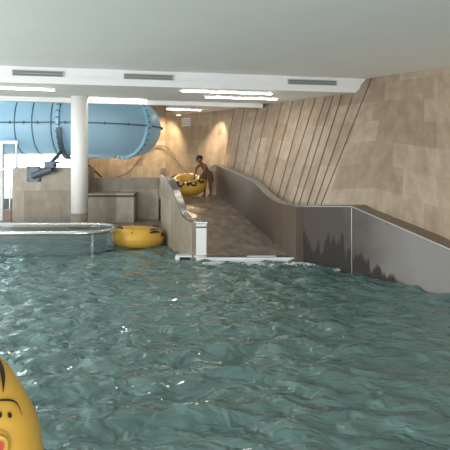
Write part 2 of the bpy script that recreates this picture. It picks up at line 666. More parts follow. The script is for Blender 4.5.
for i in range(len(cols) - 1):
    for k in range(NV):
        a = i * (NV + 1) + k
        c = a + NV + 1
        q = (a, a + 1, c + 1, c)
        fs.append(q)
        H = 3.0
        uvs.append([(cols[i][2], H * (1 - k / NV)), (cols[i][2], H * (1 - (k + 1) / NV)),
                    (cols[i + 1][2], H * (1 - (k + 1) / NV)), (cols[i + 1][2], H * (1 - k / NV))])
        g1, g2 = cols[i][3], cols[i + 1][3]
        gg = g1 if g1 is not None else g2
        narrow = (cols[i + 1][2] - cols[i][2]) < 0.05
        mis.append(1 if (gg is not None and narrow and (k / NV) >= gg - 0.02) else 0)
for q, uv_, mi_ in zip(fs, uvs, mis):
    mb.add([vs[i] for i in q], [(0, 1, 2, 3)], mi_, False, [uv_])
wall_r = struct('wall_right', mb, ['stone', 'groove'], fix=False)

# walls at the back
mb = MB()
mb.prism([(-0.226, 17.5), (-2.25, 20.5), (-2.15, 20.6), (0.3, 17.9), (0.6, 17.3)], 0.0, 3.7)
struct('wall_platform', mb, 'stone')
mb = MB()
mb.prism([(-4.95, 20.5), (-2.2, 20.5), (-2.2, 20.7), (-4.95, 20.7)], 0.0, 3.8)
struct('wall_back', mb, 'stone')
mb = MB()
mb.prism([(-4.95, 18.4), (-4.8, 18.4), (-4.8, 20.6), (-4.95, 20.6)], 0.0, 3.8)
struct('wall_side', mb, 'stone')
# low wall right of the column, low wall left of it
mb = MB()
mb.prism([(-3.6, 14.2), (-1.74, 14.2), (-1.74, 14.4), (-3.6, 14.4)], DECK - 0.1, 1.27)
struct('wall_low', mb, 'stone_grey')
mb = MB()
mb.prism([(-5.33, 13.6), (-3.45, 13.6), (-3.45, 14.36), (-5.33, 14.36)], DECK - 0.1, 1.55)
struct('wall_left', mb, 'stone_grey')

# overexposed window behind the tube slide
w = MB()
w.box((-8.2, 18.7, 2.1), (6.6, 0.04, 3.3))
wo = struct('window_1', w, 'window')
f_ = MB()
for x in (-11.4, -9.5, -7.6, -5.7, -4.98):
    f_.box((x, 18.62, 2.1), (0.07, 0.08, 3.3))
for z in (0.47, 3.72):
    f_.box((-8.2, 18.62, z), (6.6, 0.08, 0.08))
f_.build('window_frame', 'white', wo)

# glazed door at the far left
dr = thing('door_1', None, None, (-5.9, 14.3, DECK))
dr['kind'] = 'structure'
g = MB()
g.box((-6.1, 14.1, 1.2), (1.45, 0.03, 1.95))
g.build('glass_pane', 'glass', dr)
f_ = MB()
for x in (-5.78, -6.85):
    f_.box((x, 14.06, 1.2), (0.09, 0.09, 2.05), bev=0.008)
f_.box((-5.40, 14.06, 1.2), (0.05, 0.07, 2.05))
f_.box((-6.1, 14.06, 2.2), (1.5, 0.08, 0.09))
f_.box((-6.1, 14.06, 0.24), (1.5, 0.08, 0.12))
f_.build('door_frame', 'white', dr)

# ------------------------------------------------------------ pool water
N = 300
xs = np.linspace(-9.0, 9.0, 420)
ys = 1.2 * (12.2 / 1.2) ** np.linspace(0, 1, 330)
X, Y = np.meshgrid(xs, ys)
rng = np.random.RandomState(5)
Zw = np.zeros_like(X)
for k in range(70):
    lam = 0.13 * (0.75 / 0.13) ** rng.rand()
    th = rng.normal(0.0, 0.75) + math.pi / 2 + 0.25
    kx, ky = 2 * math.pi / lam * math.cos(th), 2 * math.pi / lam * math.sin(th)
    # fade out wave lengths the mesh cannot carry far away
    Zw += 0.0021 * lam ** 0.9 / 0.35 * np.sin(kx * X + ky * Y + rng.rand() * 6.28 + 0.6 * np.sin(X * 1.3 + k) + 0.6 * np.sin(Y * 1.1 + 2 * k))
# the landing wash of the slide stirs the water in front of it
Zw *= 1.0 + 0.9 * np.exp(-(((X - 0.6) / 1.6) ** 2 + ((Y - 9.4) / 0.8) ** 2))
nv = X.size
me = bpy.data.meshes.new('pool_water')
co = np.stack([X.ravel(), Y.ravel(), Zw.ravel()], 1).astype(np.float32)
ny_, nx_ = X.shape
idx = np.arange(nv).reshape(ny_, nx_)
quads = np.stack([idx[:-1, :-1].ravel(), idx[:-1, 1:].ravel(), idx[1:, 1:].ravel(), idx[1:, :-1].ravel()], 1)
# the water ends at the pool's walls and stays out of the slide's foot
qx, qy = X.ravel()[quads].mean(1), Y.ravel()[quads].mean(1)
bx_ = np.interp(qy, [p[1] for p in BASIN[::-1]], [p[0] for p in BASIN[::-1]])
lx_ = np.interp(qy, [p[1] for p in LEFT], [p[0] for p in LEFT])
keep = np.where(qy < 9.8, qx < bx_ + 0.06, qx < lx_ - 0.1) & (qy < 12.12)
quads = quads[keep]
me.from_pydata(co.tolist(), [], quads.tolist())
me.materials.append(M['water'])
me.polygons.foreach_set('use_smooth', np.ones(len(me.polygons), dtype=bool))
wat = bpy.data.objects.new('pool_water', me)
COL.objects.link(wat)
tag(wat, 'rippled teal water filling the indoor pool', 'water', kind='stuff')

# ------------------------------------------------------------ steel edge wall of the pool (right)
ew = thing('pool_edge_wall', 'grey steel pool edge wall sloping down along the right side', 'pool wall', (3.0, 7.6, 0))
ribs = [BASIN[0], BASIN[1]]
ribbon_wall(ribs, 0.1, -0.6, -1).build('panel', 'pool_steel', ew)
fine_b = [Vector(BASIN[1]).lerp(Vector(BASIN[2]), k / 6) for k in range(7)] + [Vector(p) for p in BASIN[3:]]
ribbon_wall(fine_b, 0.1, -0.6, -1).build('panel', 'pool_steel', ew)
cp = cap_strip([Vector(p) for p in BASIN], 0.38, 0.02, -1, 0.0)
o = cp.build('coping', 'stone_cap', ew)
tag(o, 'brown stone coping')
ed = MB()
ed.tube([Vector(p) + Vector((0, 0, 0.012)) for p in BASIN], 0.013, 8)
ed.build('edge_strip', 'steel', ew)
jt = MB()
jt.tube([Vector((2.06, 8.825, -0.4)), Vector((2.06, 8.825, 1.06))], 0.007, 8)
jt.build('panel_joint', 'steel', ew)

# ------------------------------------------------------------ open slide (chute)
ch = thing('open_water_slide', 'wide open water slide with curved side walls running down into the pool', 'water slide', (0.4, 9.9, 0))
Rs = spline(RIGHT, 64)
Ls = spline(LEFT, 50)
ribbon_wall(Rs, 0.14, lambda x, y: -0.3 if y < 10.2 else min(bed_z(y), LAND) - 0.25, -1).build('side_wall', 'steel_brown', ch)
cap_strip(Rs, 0.14, 0.025, -1, 0.012).build('coping', 'steel', ch)
sw = ribbon_wall(Ls, 0.11, -0.3, -1)
o = sw.build('side_wall', 'stone_grey', ch)
tag(o, 'stone faced left side wall')
o = cap_strip(Ls, 0.11, 0.03, -1, 0.015).build('coping', 'satin', ch)
pn = ribbon_wall([(-0.11, 15.3, 1.56), (-0.22, 15.42, 1.60), (-0.36, 15.5, 1.57), (-0.45, 15.56, 1.50)], 0.1, LAND - 0.1, 1)
o = pn.build('end_panel', 'stone', ch)
tag(o, 'stone end panel at the top of the right side wall')
# inner steel lining of the left wall
ribbon_wall([p + Vector((0.012, 0, -0.005)) for p in Ls], 0.015, lambda x, y: bed_z(y) - 0.1, 1).build('lining', 'steel_brown', ch)
# bed
mb = MB()
NS, NT = 60, 14
vs, fs = [], []
rin = [tuple(p) for p in Rs]
lin = [tuple(p) for p in Ls]
for i in range(NS + 1):
    Yc = 9.80 + (14.95 - 9.80) * i / NS
    xr = lerp_poly(rin, 1, Yc).x + 0.02
    xl = lerp_poly(lin, 1, Yc).x - 0.02
    for k in range(NT + 1):
        t = k / NT
        x = xl + (xr - xl) * t
        vs.append((x, Yc + (0.0), bed_z(Yc) + 0.012 * math.sin(9 * x + 3 * Yc) * math.sin(7 * Yc) * (0 < i < NS)))
for i in range(NS):
    for k in range(NT):
        a = i * (NT + 1) + k
        fs.append((a, a + 1, a + NT + 2, a + NT + 1))
mb.add(vs, fs, 0, True)
mb.build('slide_bed', 'bed', ch)
# sill at the foot of the slide
mb = MB()
mb.box((0.45, 9.84, -0.11), (1.92, 0.14, 0.34), bev=0.015)
mb.build('sill', 'white', ch)
# end post of the left wall
mb = MB()
mb.box((-0.43, 9.93, 0.16), (0.19, 0.13, 0.98), bev=0.012)
po = mb.build('end_post', 'post', ch)
mb = MB()
mb.box((-0.43, 9.93, 0.672), (0.22, 0.16, 0.045), bev=0.01)
mb.build('post_cap', 'polished', po)
mb = MB()
mb.box((-0.43, 9.85, 0.60), (0.192, 0.02, 0.022))
mb.build('post_band', 'dark_metal', po)
# little steel ledge left of the post
st = thing('steel_step', 'small white steel step beside the slide end post, at the waterline', 'step', (-0.75, 9.95, 0))
mb = MB()
mb.box((-0.70, 10.02, 0.055), (0.42, 0.2, 0.03), bev=0.006)
mb.build('tread', 'post', st)
mb = MB()
mb.box((-0.87, 9.96, -0.1), (0.08, 0.1, 0.30), bev=0.006)
mb.build('leg', 'white', st)

# foam at the slide foot: a crowd of bubbles and froth
bm = bmesh.new()
rr = random.Random(3)
for k in range(700):
    x = rr.uniform(-0.4, 1.9)
    y = 9.62 - abs(rr.gauss(0, 0.10)) - max(0, x - 1.35) * 0.9
    s = rr.uniform(0.005, 0.016)
    mt = Matrix.Translation((x, y, 0.0 + rr.uniform(0, 0.02))) @ Matrix.Diagonal((s * rr.uniform(1, 2.4), s, s * 0.7, 1))
    bmesh.ops.create_icosphere(bm, subdivisions=1, radius=1.0, matrix=mt)
me = bpy.data.meshes.new('foam')
bm.to_mesh(me)
bm.free()
me.materials.append(M['foam'])
me.polygons.foreach_set('use_smooth', np.ones(len(me.polygons), dtype=bool))
fo = bpy.data.objects.new('foam', me)
COL.objects.link(fo)
tag(fo, 'white foam where the open slide meets the pool', 'foam', kind='stuff')

# ------------------------------------------------------------ tube slide
TY, TR, X0, RHO, ZC = 15.0, 0.84, -3.80, 1.05, 2.72
BEND = math.radians(128)
ts = thing('tube_slide', 'pale blue closed tube slide curving away under the ceiling', 'tube slide', (-4.5, 15.0, 1.84))


def tpath(s):
    """centre, direction at length s (s<0 on the straight run)"""
    if s <= 0:
        return Vector((X0 + s, TY, ZC)), 0.0
    arc = RHO * BEND
    drop = 0.10 * min(s, 4.0) / arc
    if s < arc:
        a = s / RHO
        return Vector((X0 + RHO * math.sin(a), TY + RHO * (1 - math.cos(a)), ZC - drop)), a
    e = s - arc
    return Vector((X0 + RHO * math.sin(BEND) + e * math.cos(BEND), TY + RHO * (1 - math.cos(BEND)) + e * math.sin(BEND), ZC - drop)), BEND


def tring(s, r, n=48):
    c, a = tpath(s)
    side = Vector((math.sin(a), -math.cos(a), 0))
    return [c + side * r * math.cos(2 * math.pi * k / n) + Vector((0, 0, r * math.sin(2 * math.pi * k / n))) for k in range(n)]


def sweep(s_list, r_list, mi=0, n=48):
    vs, fs = [], []
    for s, r in zip(s_list, r_list):
        vs += tring(s, r, n)
    for i in range(len(s_list) - 1):
        for k in range(n):
            fs.append((i * n + k, i * n + (k + 1) % n, (i + 1) * n + (k + 1) % n, (i + 1) * n + k))
    return MB().add(vs, fs, mi, True)


ss = [-6.0 + 0.25 * k for k in range(25)] + [0.1 * k for k in range(1, 24)] + [RHO * BEND + 0.5 * k for k in range(1, 7)]
sweep(ss, [TR] * len(ss)).build('tube_shell', 'tube', ts)


def collar(name, s, wd, rad, mname, label=None):
    p = sweep([s - wd, s - wd, s + wd, s + wd], [TR - 0.01, TR + rad, TR + rad, TR - 0.01])
    p.sm = [False] * len(p.sm)
    o_ = p.build(name, mname, ts)
    if label:
        tag(o_, label)
    return o_


for px in (-6, 14, 31.5, 50.5):
    collar('seam_ring', (px - 225) / 38.4 - X0 + 0.0, 0.014, 0.012, 'seam')


def bolts(owner, s, rad, dirs, a0=-120, a1=90, n=19):
    c, a = tpath(s)
    t = Vector((math.cos(a), math.sin(a), 0))
    side = Vector((math.sin(a), -math.cos(a), 0))
    for k in range(n):
        al = math.radians(a0 + (a1 - a0) * k / (n - 1))
        radial = side * math.cos(al) + Vector((0, 0, math.sin(al)))
        p = c + radial * (TR + rad)
        m_ = MB()
        m_.tube([p + dirs * t * 0.0 - radial * 0.02, p + radial * 0.016], 0.022, 6)
        m_.tube([p - t * 0.055 * 1 - radial * 0.03, p + t * 0.055 - radial * 0.03], 0.022, 6)
        m_.build('bolt', 'bolt', owner)


fl = collar('flange', (57.5 - 225) / 38.4 - X0, 0.035, 0.075, 'flange', 'bolted flange of the straight run')
fl['world_parts'] = 1
bolts(fl, (57.5 - 225) / 38.4 - X0, 0.075, 1)
s_el = RHO * math.radians(60)
f2 = collar('flange', s_el, 0.05, 0.085, 'flange', 'bright blue bolted flange of the bend')
bolts(f2, s_el, 0.085, 1, -150, 90, 24)
# lengthwise seam with its bolts
vs, fs = [], []
for s in ss:
    c, a = tpath(s)
    side = Vector((math.sin(a), -math.cos(a), 0))
    for rr_, zz in ((TR - 0.01, 0.02), (TR + 0.06, 0.02), (TR + 0.06, -0.02), (TR - 0.01, -0.02)):
        vs.append(c + side * rr_ + Vector((0, 0, zz)))
for i in range(len(ss) - 1):
    for k in range(4):
        fs.append((i * 4 + k, i * 4 + (k + 1) % 4, i * 4 + 4 + (k + 1) % 4, i * 4 + 4 + k))
se = MB().add(vs, fs).build('long_seam', 'seam', ts)
for k in range(14):
    s = -3.6 + 0.36 * k
    c, a = tpath(s)
    side = Vector((math.sin(a), -math.cos(a), 0))
    m_ = MB()
    m_.tube([c + side * (TR + 0.03) + Vector((0, 0, -0.04)), c + side * (TR + 0.03) + Vector((0, 0, 0.04))], 0.02, 6)
    m_.build('bolt', 'bolt', se)

# bracket that carries the tube
br = thing('tube_support_bracket', 'grey blue steel bracket on the low wall carrying the tube slide', 'bracket', at(33, 175, 13.55))
pA = at(33.5, 174, 13.57)
mb = MB()
mb.box(pA, (0.34, 0.05, 0.40), bev=0.01)
pl = mb.build('wall_plate', 'bracket', br)
for sx in (-0.12, 0.12):
    for sz in (-0.15, 0.15):
        m_ = MB()
        m_.tube([pA + Vector((sx, -0.02, sz)), pA + Vector((sx, -0.05, sz))], 0.022, 6)
        m_.build('bolt', 'bolt', pl)
mb = MB()
mb.tube([at(33, 176, 13.54), at(52.5, 168.5, 13.36)], 0.085, 16)
mb.build('arm', 'bracket', br)
mb = MB()
mb.box(at(50.5, 165.5, 13.40), (0.24, 0.26, 0.10), bev=0.012)
mb.box(at(51.5, 162.6, 13.45), (0.30, 0.3, 0.05), bev=0.01)
mb.build('clamp', 'bracket', br)
# saddle strap that follows the underside of the tube at the flange
sf = (57.5 - 225) / 38.4 - X0
c, a = tpath(sf)
vs, fs = [], []
nseg = 16
for k in range(nseg + 1):
    al = math.radians(-100 + 92 * k / nseg)
    rd = Vector((0, -math.cos(al), math.sin(al)))
    for (dx, r_) in ((-0.06, TR + 0.075), (-0.06, TR + 0.14), (0.06, TR + 0.14), (0.06, TR + 0.075)):
        vs.append(c + rd * r_ + Vector((dx + 0.05, 0, 0)))
for i in range(nseg):
    for k in range(4):
        fs.append((i * 4 + k, i * 4 + (k + 1) % 4, i * 4 + 4 + (k + 1) % 4, i * 4 + 4 + k))
fs += [(0, 1, 2, 3), tuple(4 * nseg + k for k in range(4))]
MB().add(vs, fs).build('saddle', 'bracket', br)
mb = MB()
mb.tube([at(51.5, 162.4, 13.45), c + Vector((0.0, -math.cos(math.radians(-52)) * 1.0, math.sin(math.radians(-52)) * 1.0))], 0.05, 10)
mb.build('strut', 'bracket', br)

# ------------------------------------------------------------ column
cl = thing('column', 'round white column on a stone foot between low walls', 'column', ((79.5 - 225) / F * 12.7, 12.7, DECK))
cx, cy = cl.location.x, cl.location.y
MB().lathe([(0.0, 0.53), (0.195, 0.53), (0.195, Z_LOW), (0.0, Z_LOW)], 40, (cx, cy, 0)).build('shaft', 'column', cl)
o = MB().lathe([(0.0, DECK), (0.19, DECK), (0.19, 0.53), (0.0, 0.53)], 40, (cx, cy, 0)).build('foot', 'stone_grey', cl)
tag(o, 'beige stone foot')
MB().lathe([(0.19, DECK), (0.235, DECK), (0.235, DECK + 0.12), (0.19, DECK + 0.12)], 40, (cx, cy, 0)).build('collar', 'polished', cl)

# ------------------------------------------------------------ round glass tub
gb = thing('glass_tub', 'round ended glass tub with a polished steel rim at the left', 'tub', (-4.2, 10.95, 0))


def stadium(x_right, x_left, y0, y1, n=24):
    r_ = (y1 - y0) / 2
    yc = (y0 + y1) / 2
    out = []
    for k in range(n + 1):
        al = -math.pi / 2 + math.pi * k / n
        out.append((x_right - r_ + r_ * math.cos(al), yc + r_ * math.sin(al)))
    for k in range(n + 1):
        al = math.pi / 2 + math.pi * k / n
        out.append((x_left + r_ + r_ * math.cos(al), yc + r_ * math.sin(al)))
    return out


so = stadium(-2.22, -7.2, 10.3, 11.5)
RIMZ = 0.42
P = [Vector((x, y, 0)) for x, y in so]
vs, fs = [], []
n = len(P)
for p in P:
    vs += [p + Vector((0, 0, -0.5)), p + Vector((0, 0, RIMZ - 0.03))]
for i in range(n):
    j = (i + 1) % n
    fs.append((2 * i, 2 * j, 2 * j + 1, 2 * i + 1))
MB().add(vs, fs, 0, True).build('glass_wall', 'glass', gb)
mb = MB()
mb.tube([p + Vector((0, 0, RIMZ)) for p in P], 0.045, 12, 0, True)
mb.build('rim', 'polished', gb)
# flat inner ledge, its middle open over the tub water
si = stadium(-2.44, -6.98, 10.52, 11.28)
vs, fs = [], []
for (x, y), (xi, yi) in zip(so, si):
    vs += [(x, y, RIMZ + 0.012), (xi, yi, RIMZ + 0.012), (xi, yi, RIMZ - 0.02), (x, y, RIMZ - 0.02)]
for i in range(n):
    j = (i + 1) % n
    for k in range(4):
        fs.append((4 * i + k, 4 * i + (k + 1) % 4, 4 * j + (k + 1) % 4, 4 * j + k))
MB().add(vs, fs).build('ledge', 'satin', gb)
for bx in (92.5,):
    m_ = MB()
    q = at(bx, 235, 10.36)
    xr_ = -2.22 - 0.6
    yq = (10.9 - math.sqrt(max(0.0, 0.36 - max(0.0, q.x - xr_) ** 2))) - 0.02
    m_.box((q.x, yq, 0.14), (0.035, 0.03, 0.56), bev=0.006)
    m_.tube([(q.x, yq + 0.03, 0.18), (q.x, yq - 0.035, 0.18)], 0.03, 12)
    m_.build('glass_clamp', 'polished', gb)
inner = stadium(-2.26, -7.16, 10.34, 11.46)
mb = MB()
mb.prism(inner, -0.5, 0.02)
o = mb.build('tub_water', 'water', gb)

# ------------------------------------------------------------ planter wall / bench in front of the low wall
bn = thing('stone_bench', 'low stone bench block with a shadow gap under its top, right of the column', 'bench', (-2.9, 13.5, DECK))
mb = MB()
mb.box((-2.85, 13.85, 0.50), (1.16, 0.6, 0.64), bev=0.01)
mb.build('base', 'stone_grey', bn)
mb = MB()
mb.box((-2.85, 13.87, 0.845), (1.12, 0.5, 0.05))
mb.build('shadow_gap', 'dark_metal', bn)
mb = MB()
mb.box((-2.85, 13.85, 0.895), (1.16, 0.6, 0.05), bev=0.008)
mb.build('top_slab', 'stone_grey', bn)

# ------------------------------------------------------------ inflatable rafts
RM, Rm = 0.34, 0.19


def tor(u_, v_, h=0.0, lift=1.0):
    r_ = Rm + h
    return Vector(((RM + r_ * math.cos(v_)) * math.cos(u_), (RM + r_ * math.cos(v_)) * math.sin(u_), r_ * math.sin(v_) * lift))


def disc_patch(mb, u_, v_, ru, rv, mi, inner=0.0, a0=0, a1=360, n=28, h=0.004):
    vs, fs = [], []
    rings = 5
    for i in range(rings + 1):
        q = inner + (1 - inner) * i / rings
        for k in range(n + 1):
            al = math.radians(a0 + (a1 - a0) * k / n)
            vs.append(tor(u_ + ru * q * math.cos(al) / (RM + Rm * math.cos(v_)), v_ + rv * q * math.sin(al) / Rm, h))
    for i in range(rings):
        for k in range(n):
            a = i * (n + 1) + k
            fs.append((a, a + 1, a + n + 2, a + n + 1))
    mb.add(vs, fs, mi, True)


def stroke(mb, pts, w0, mi, h=0.004):
    """tapered printed stroke through (u, v) points in degrees"""
    P_ = spline([(math.radians(a), math.radians(b_), 0) for a, b_ in pts], 20)
    vs, fs = [], []
    for i, p in enumerate(P_):
        t = P_[min(i + 1, 19)] - P_[max(i - 1, 0)]
        du, dv = t.x * 0.4, t.y * Rm
        L = math.hypot(du, dv) or 1
        w_ = w0 * math.sin(math.pi * (0.08 + 0.9 * i / 19))
        for s in (-1, -0.33, 0.33, 1):
            vs.append(tor(p.x + s * w_ * (-dv / L) / 0.4, p.y + s * w_ * (du / L) / Rm, h))
    for i in range(19):
        for k in range(3):
            fs.append((4 * i + k, 4 * i + k + 1, 4 * i + 5 + k, 4 * i + 4 + k))
    mb.add(vs, fs, mi, True)


def raft(label, loc, rot, marks, handles, valve_at, scale=1.0, ink='black'):
    root = thing('inflatable_raft', label, 'raft', loc, rot, 'yellow inflatable rafts', world_parts=False)
    root.scale = (scale,) * 3
    mb = MB()
    vs, fs = [], []
    NU, NVV = 72, 28
    for i in range(NU):
        for k in range(NVV):
            u_ = 2 * math.pi * i / NU
            pf = 0.006 * math.cos(18 * u_)                # welded seams pull the vinyl in a little
            vs.append(tor(u_, 2 * math.pi * k / NVV, 0.25 * pf * abs(math.cos(2 * math.pi * k / NVV)) - 0.0015))
    for i in range(NU):
        for k in range(NVV):
            fs.append((i * NVV + k, ((i + 1) % NU) * NVV + k, ((i + 1) % NU) * NVV + (k + 1) % NVV, i * NVV + (k + 1) % NVV))
    mb.add(vs, fs, 0, True)
    for mk in marks:
        if mk[0] == 'ring':
            disc_patch(mb, math.radians(mk[1]), math.radians(mk[2]), mk[3], mk[3], 2, mk[4], *(mk[5:7] if len(mk) > 5 else (0, 360)))
        elif mk[0] == 'arc':
            disc_patch(mb, math.radians(mk[1]), math.radians(mk[2]), mk[3], mk[3], 1, mk[4], mk[5], mk[6])
        elif mk[0] == 'dot':
            disc_patch(mb, math.radians(mk[1]), math.radians(mk[2]), mk[3], mk[4], 1)
        else:
            stroke(mb, mk[1], mk[2], 1)
    mb.build('inflated_ring', ['yellow', 'black', ink], root, fix=False)
    fl_ = MB()
    fl_.lathe([(0.0, -0.13), (0.12, -0.135), (0.22, -0.125)], 40)
    fl_.lathe([(0.22, -0.145), (0.12, -0.155), (0.0, -0.15)], 40)
    fl_.build('seat_floor', 'yellow', root)
    for (u_, v_) in handles:
        u_, v_ = math.radians(u_), math.radians(v_)
        pts = [tor(u_ - 0.24, v_, 0.0), tor(u_ - 0.17, v_, 0.022), tor(u_, v_, 0.028), tor(u_ + 0.17, v_, 0.022), tor(u_ + 0.24, v_, 0.0)]
        h_ = MB()
        h_.tube(spline(pts, 14), 0.013, 10)
        h_.build('handle', 'black', root)
    u_, v_ = math.radians(valve_at[0]), math.radians(valve_at[1])
    nrm = (tor(u_, v_, 1) - tor(u_, v_, 0)).normalized()
    va = MB()
    va.tube([tor(u_, v_, -0.005), tor(u_, v_, 0.012)], 0.030, 20)
    vo = va.build('valve', 'yellow', root)
    vc = MB()
    vc.tube([tor(u_, v_, 0.010), tor(u_, v_, 0.022)], 0.015, 16)
    vc.build('valve_cap', 'red', vo)
    return root


swirl = []
for u_ in (-150, -105, -60, -20, 35, 90, 150):
    swirl += [('arc', u_, 66, 0.105, 0.50, 20, 300), ('stroke', [(u_ + 22, 42), (u_ + 26, 75), (u_ + 18, 104)], 0.045), ('dot', u_ + 8, 60, 0.035, 0.035)]

raft('yellow raft with black swirls at the feet of the bending person',
     (-1.06, 15.0, LAND + 0.33), (math.radians(17), 0, 0), swirl, [(0, 80), (180, 80)], (120, 80), 1.06)
raft('yellow raft floating by the deck between the glass tub and the slide',
     (-1.84, 11.47, 0.17), (math.radians(-2), math.radians(3), 0.3),
     [('stroke', [(-72, 40), (-52, 48), (-34, 38)], 0.035), ('stroke', [(-68, 66), (-45, 74), (-24, 62)], 0.03),
      ('stroke', [(-40, 20), (-22, 26), (-6, 16)], 0.04), ('dot', -112, 40, 0.015, 0.015)],
     [(20, 70), (200, 70)], (100, 80), 1.05)
# the raft in the foreground stands tilted up, its top facing the camera
raft('large yellow raft tilted upright at the lower left corner, nearest to the camera',
     (-1.432, 2.16, 0.645), (math.radians(84), 0, math.radians(8)),
     [('ring', 21, 55, 0.043, 0.72), ('dot', 27.5, 34, 0.009, 0.007), ('dot', 30, 42, 0.010, 0.008), ('dot', 32, 50, 0.008, 0.007),
      ('stroke', [(24.5, 22), (29.5, 22), (33.5, 34), (36, 48)], 0.003),
      ('stroke', [(48, -4), (44, 4), (40, 14), (35, 28)], 0.010), ('stroke', [(-30, 60), (-20, 70), (-8, 70)], 0.02)],
     [(95, 80), (-90, 80)], (21, 55), 1.30, 'brown')

# ------------------------------------------------------------ person bending over the raft
pe = thing('person', 'dark haired person in swim shorts bending over the raft on the slide', 'person', (-0.5, 15.15, LAND), (0, 0, 0))
pe['world_parts'] = 1
B0 = Vector((-0.5, 15.15, LAND))
J = {}


def jv(n, x, y, z, r_):
    J[n] = (Vector((x, y, z)), r_)


# x to the right, y away, z up, measured from between the feet
jv('pelvis', 0.02, 0.03, 0.62, 0.105)
jv('waist', -0.03, -0.03, 0.72, 0.092)
jv('chest', -0.10, -0.10, 0.83, 0.112)
jv('neckbase', -0.155, -0.15, 0.905, 0.075)
jv('neck', -0.18, -0.175, 0.94, 0.045)
jv('jaw', -0.215, -0.20, 0.965, 0.06)
jv('skull', -0.215, -0.195, 1.03, 0.082)
jv('crown', -0.205, -0.185, 1.09, 0.058)
for s, nm in ((-1, 'l'), (1, 'r')):
    jv('sh' + nm, -0.12 + 0.06 * s, -0.12 + 0.0 + 0.1 * s * -0.4, 0.875, 0.05)
    jv('arm' + nm, -0.16 + 0.12 * s, -0.15 - 0.05 * s, 0.80, 0.040)
    jv('elb' + nm, -0.20 + 0.11 * s, -0.20 - 0.04 * s, 0.67, 0.031)
    jv('wri' + nm, -0.24 + 0.09 * s, -0.23 - 0.03 * s, 0.56, 0.022)
    jv('palm' + nm, -0.25 + 0.085 * s, -0.235 - 0.03 * s, 0.52, 0.024)
    jv('hip' + nm, 0.02 + 0.075 * s, 0.02, 0.56, 0.076)
    jv('thi' + nm, 0.015 + 0.085 * s, 0.0, 0.42, 0.058)
    jv('kne' + nm, 0.0 + 0.085 * s, -0.02, 0.31, 0.050)
    jv('cal' + nm, 0.01 + 0.085 * s, 0.0, 0.21, 0.050)
    jv('ank' + nm, 0.015 + 0.085 * s, 0.01, 0.06, 0.031)
    jv('hee' + nm, 0.015 + 0.085 * s, 0.0, 0.028, 0.030)
    jv('toe' + nm, -0.05 + 0.085 * s, -0.09, 0.022, 0.022)
E = [('pelvis', 'waist'), ('waist', 'chest'), ('chest', 'neckbase'), ('neckbase', 'neck'), ('neck', 'jaw'), ('jaw', 'skull'), ('skull', 'crown')]
for nm in 'lr':
    E += [('chest', 'sh' + nm), ('sh' + nm, 'arm' + nm), ('arm' + nm, 'elb' + nm), ('elb' + nm, 'wri' + nm), ('wri' + nm, 'palm' + nm),
          ('pelvis', 'hip' + nm), ('hip' + nm, 'thi' + nm), ('thi' + nm, 'kne' + nm), ('kne' + nm, 'cal' + nm), ('cal' + nm, 'ank' + nm),
          ('ank' + nm, 'hee' + nm), ('hee' + nm, 'toe' + nm)]
names = list(J)
verts = [J[n_][0] + B0 for n_ in names]
rads = [J[n_][1] for n_ in names]
edges = [(names.index(a), names.index(b_)) for a, b_ in E]
roots = [names.index('pelvis')]
for s, nm in ((-1, 'l'), (1, 'r')):       # five fingers of each hand
    pm = J['palm' + nm][0] + B0
    for k in range(5):
        if k < 4:
            base = pm + Vector((-0.018 + 0.012 * k, -0.012 + 0.006 * k, -0.005))
            L = (0.052, 0.060, 0.056, 0.044)[k]
            pts = [base, base + Vector((-0.010, -0.012, -L * 0.55)), base + Vector((-0.006, 0.004, -L))]
        else:
            base = pm + Vector((-0.015 * s - 0.01, -0.015, 0.012))
            pts = [base, base + Vector((-0.022, -0.014, -0.016)), base + Vector((-0.026, -0.010, -0.040))]
        o0 = len(verts)
        verts += pts
        rads += [0.009, 0.008, 0.0065]
        edges += [(o0, o0 + 1), (o0 + 1, o0 + 2)]
        roots.append(o0)
me = bpy.data.meshes.new('body')
me.from_pydata([tuple(v) for v in verts], edges, [])
body = bpy.data.objects.new('body_source', me)
COL.objects.link(body)
mod = body.modifiers.new('skin', 'SKIN')
mod.use_smooth_shade = True
mod.branch_smoothing = 0.6
sk = me.skin_vertices[0].data if len(me.skin_vertices) else None
if sk is None:
    bm = bmesh.new()
    bm.from_mesh(me)
    bm.verts.layers.skin.verify()
    bm.to_mesh(me)
    bm.free()
    sk = me.skin_vertices[0].data
for i, r_ in enumerate(rads):
    sk[i].radius = (r_, r_)
    sk[i].use_root = i in roots
sub = body.modifiers.new('sub', 'SUBSURF')
sub.levels = sub.render_levels = 2
dg = bpy.context.evaluated_depsgraph_get()
dg.update()
ev = body.evaluated_get(dg)
bme = bpy.data.meshes.new_from_object(ev)
bpy.data.objects.remove(body)
bme.materials.clear()
bme.materials.append(M['skin'])
bo = bpy.data.objects.new('body', bme)
COL.objects.link(bo)
bo.parent = pe
bo.matrix_parent_inverse = Matrix.Translation(pe.location).inverted()


def ellipsoid(mb, c, r_, n=20, m_=12, rot=None, zmin=-1.0):
    vs, fs = [], []
    R = rot or Matrix.Identity(3)
    for i in range(m_ + 1):
        ph = math.asin(max(-1, zmin)) + (math.pi / 2 - math.asin(max(-1, zmin))) * i / m_
        for k in range(n):
            al = 2 * math.pi * k / n
            vs.append(Vector(c) + R @ Vector((r_[0] * math.cos(ph) * math.cos(al), r_[1] * math.cos(ph) * math.sin(al), r_[2] * math.sin(ph))))
    for i in range(m_):
        for k in range(n):
            fs.append((i * n + k, i * n + (k + 1) % n, (i + 1) * n + (k + 1) % n, (i + 1) * n + k))
    mb.add(vs, fs, 0, True)


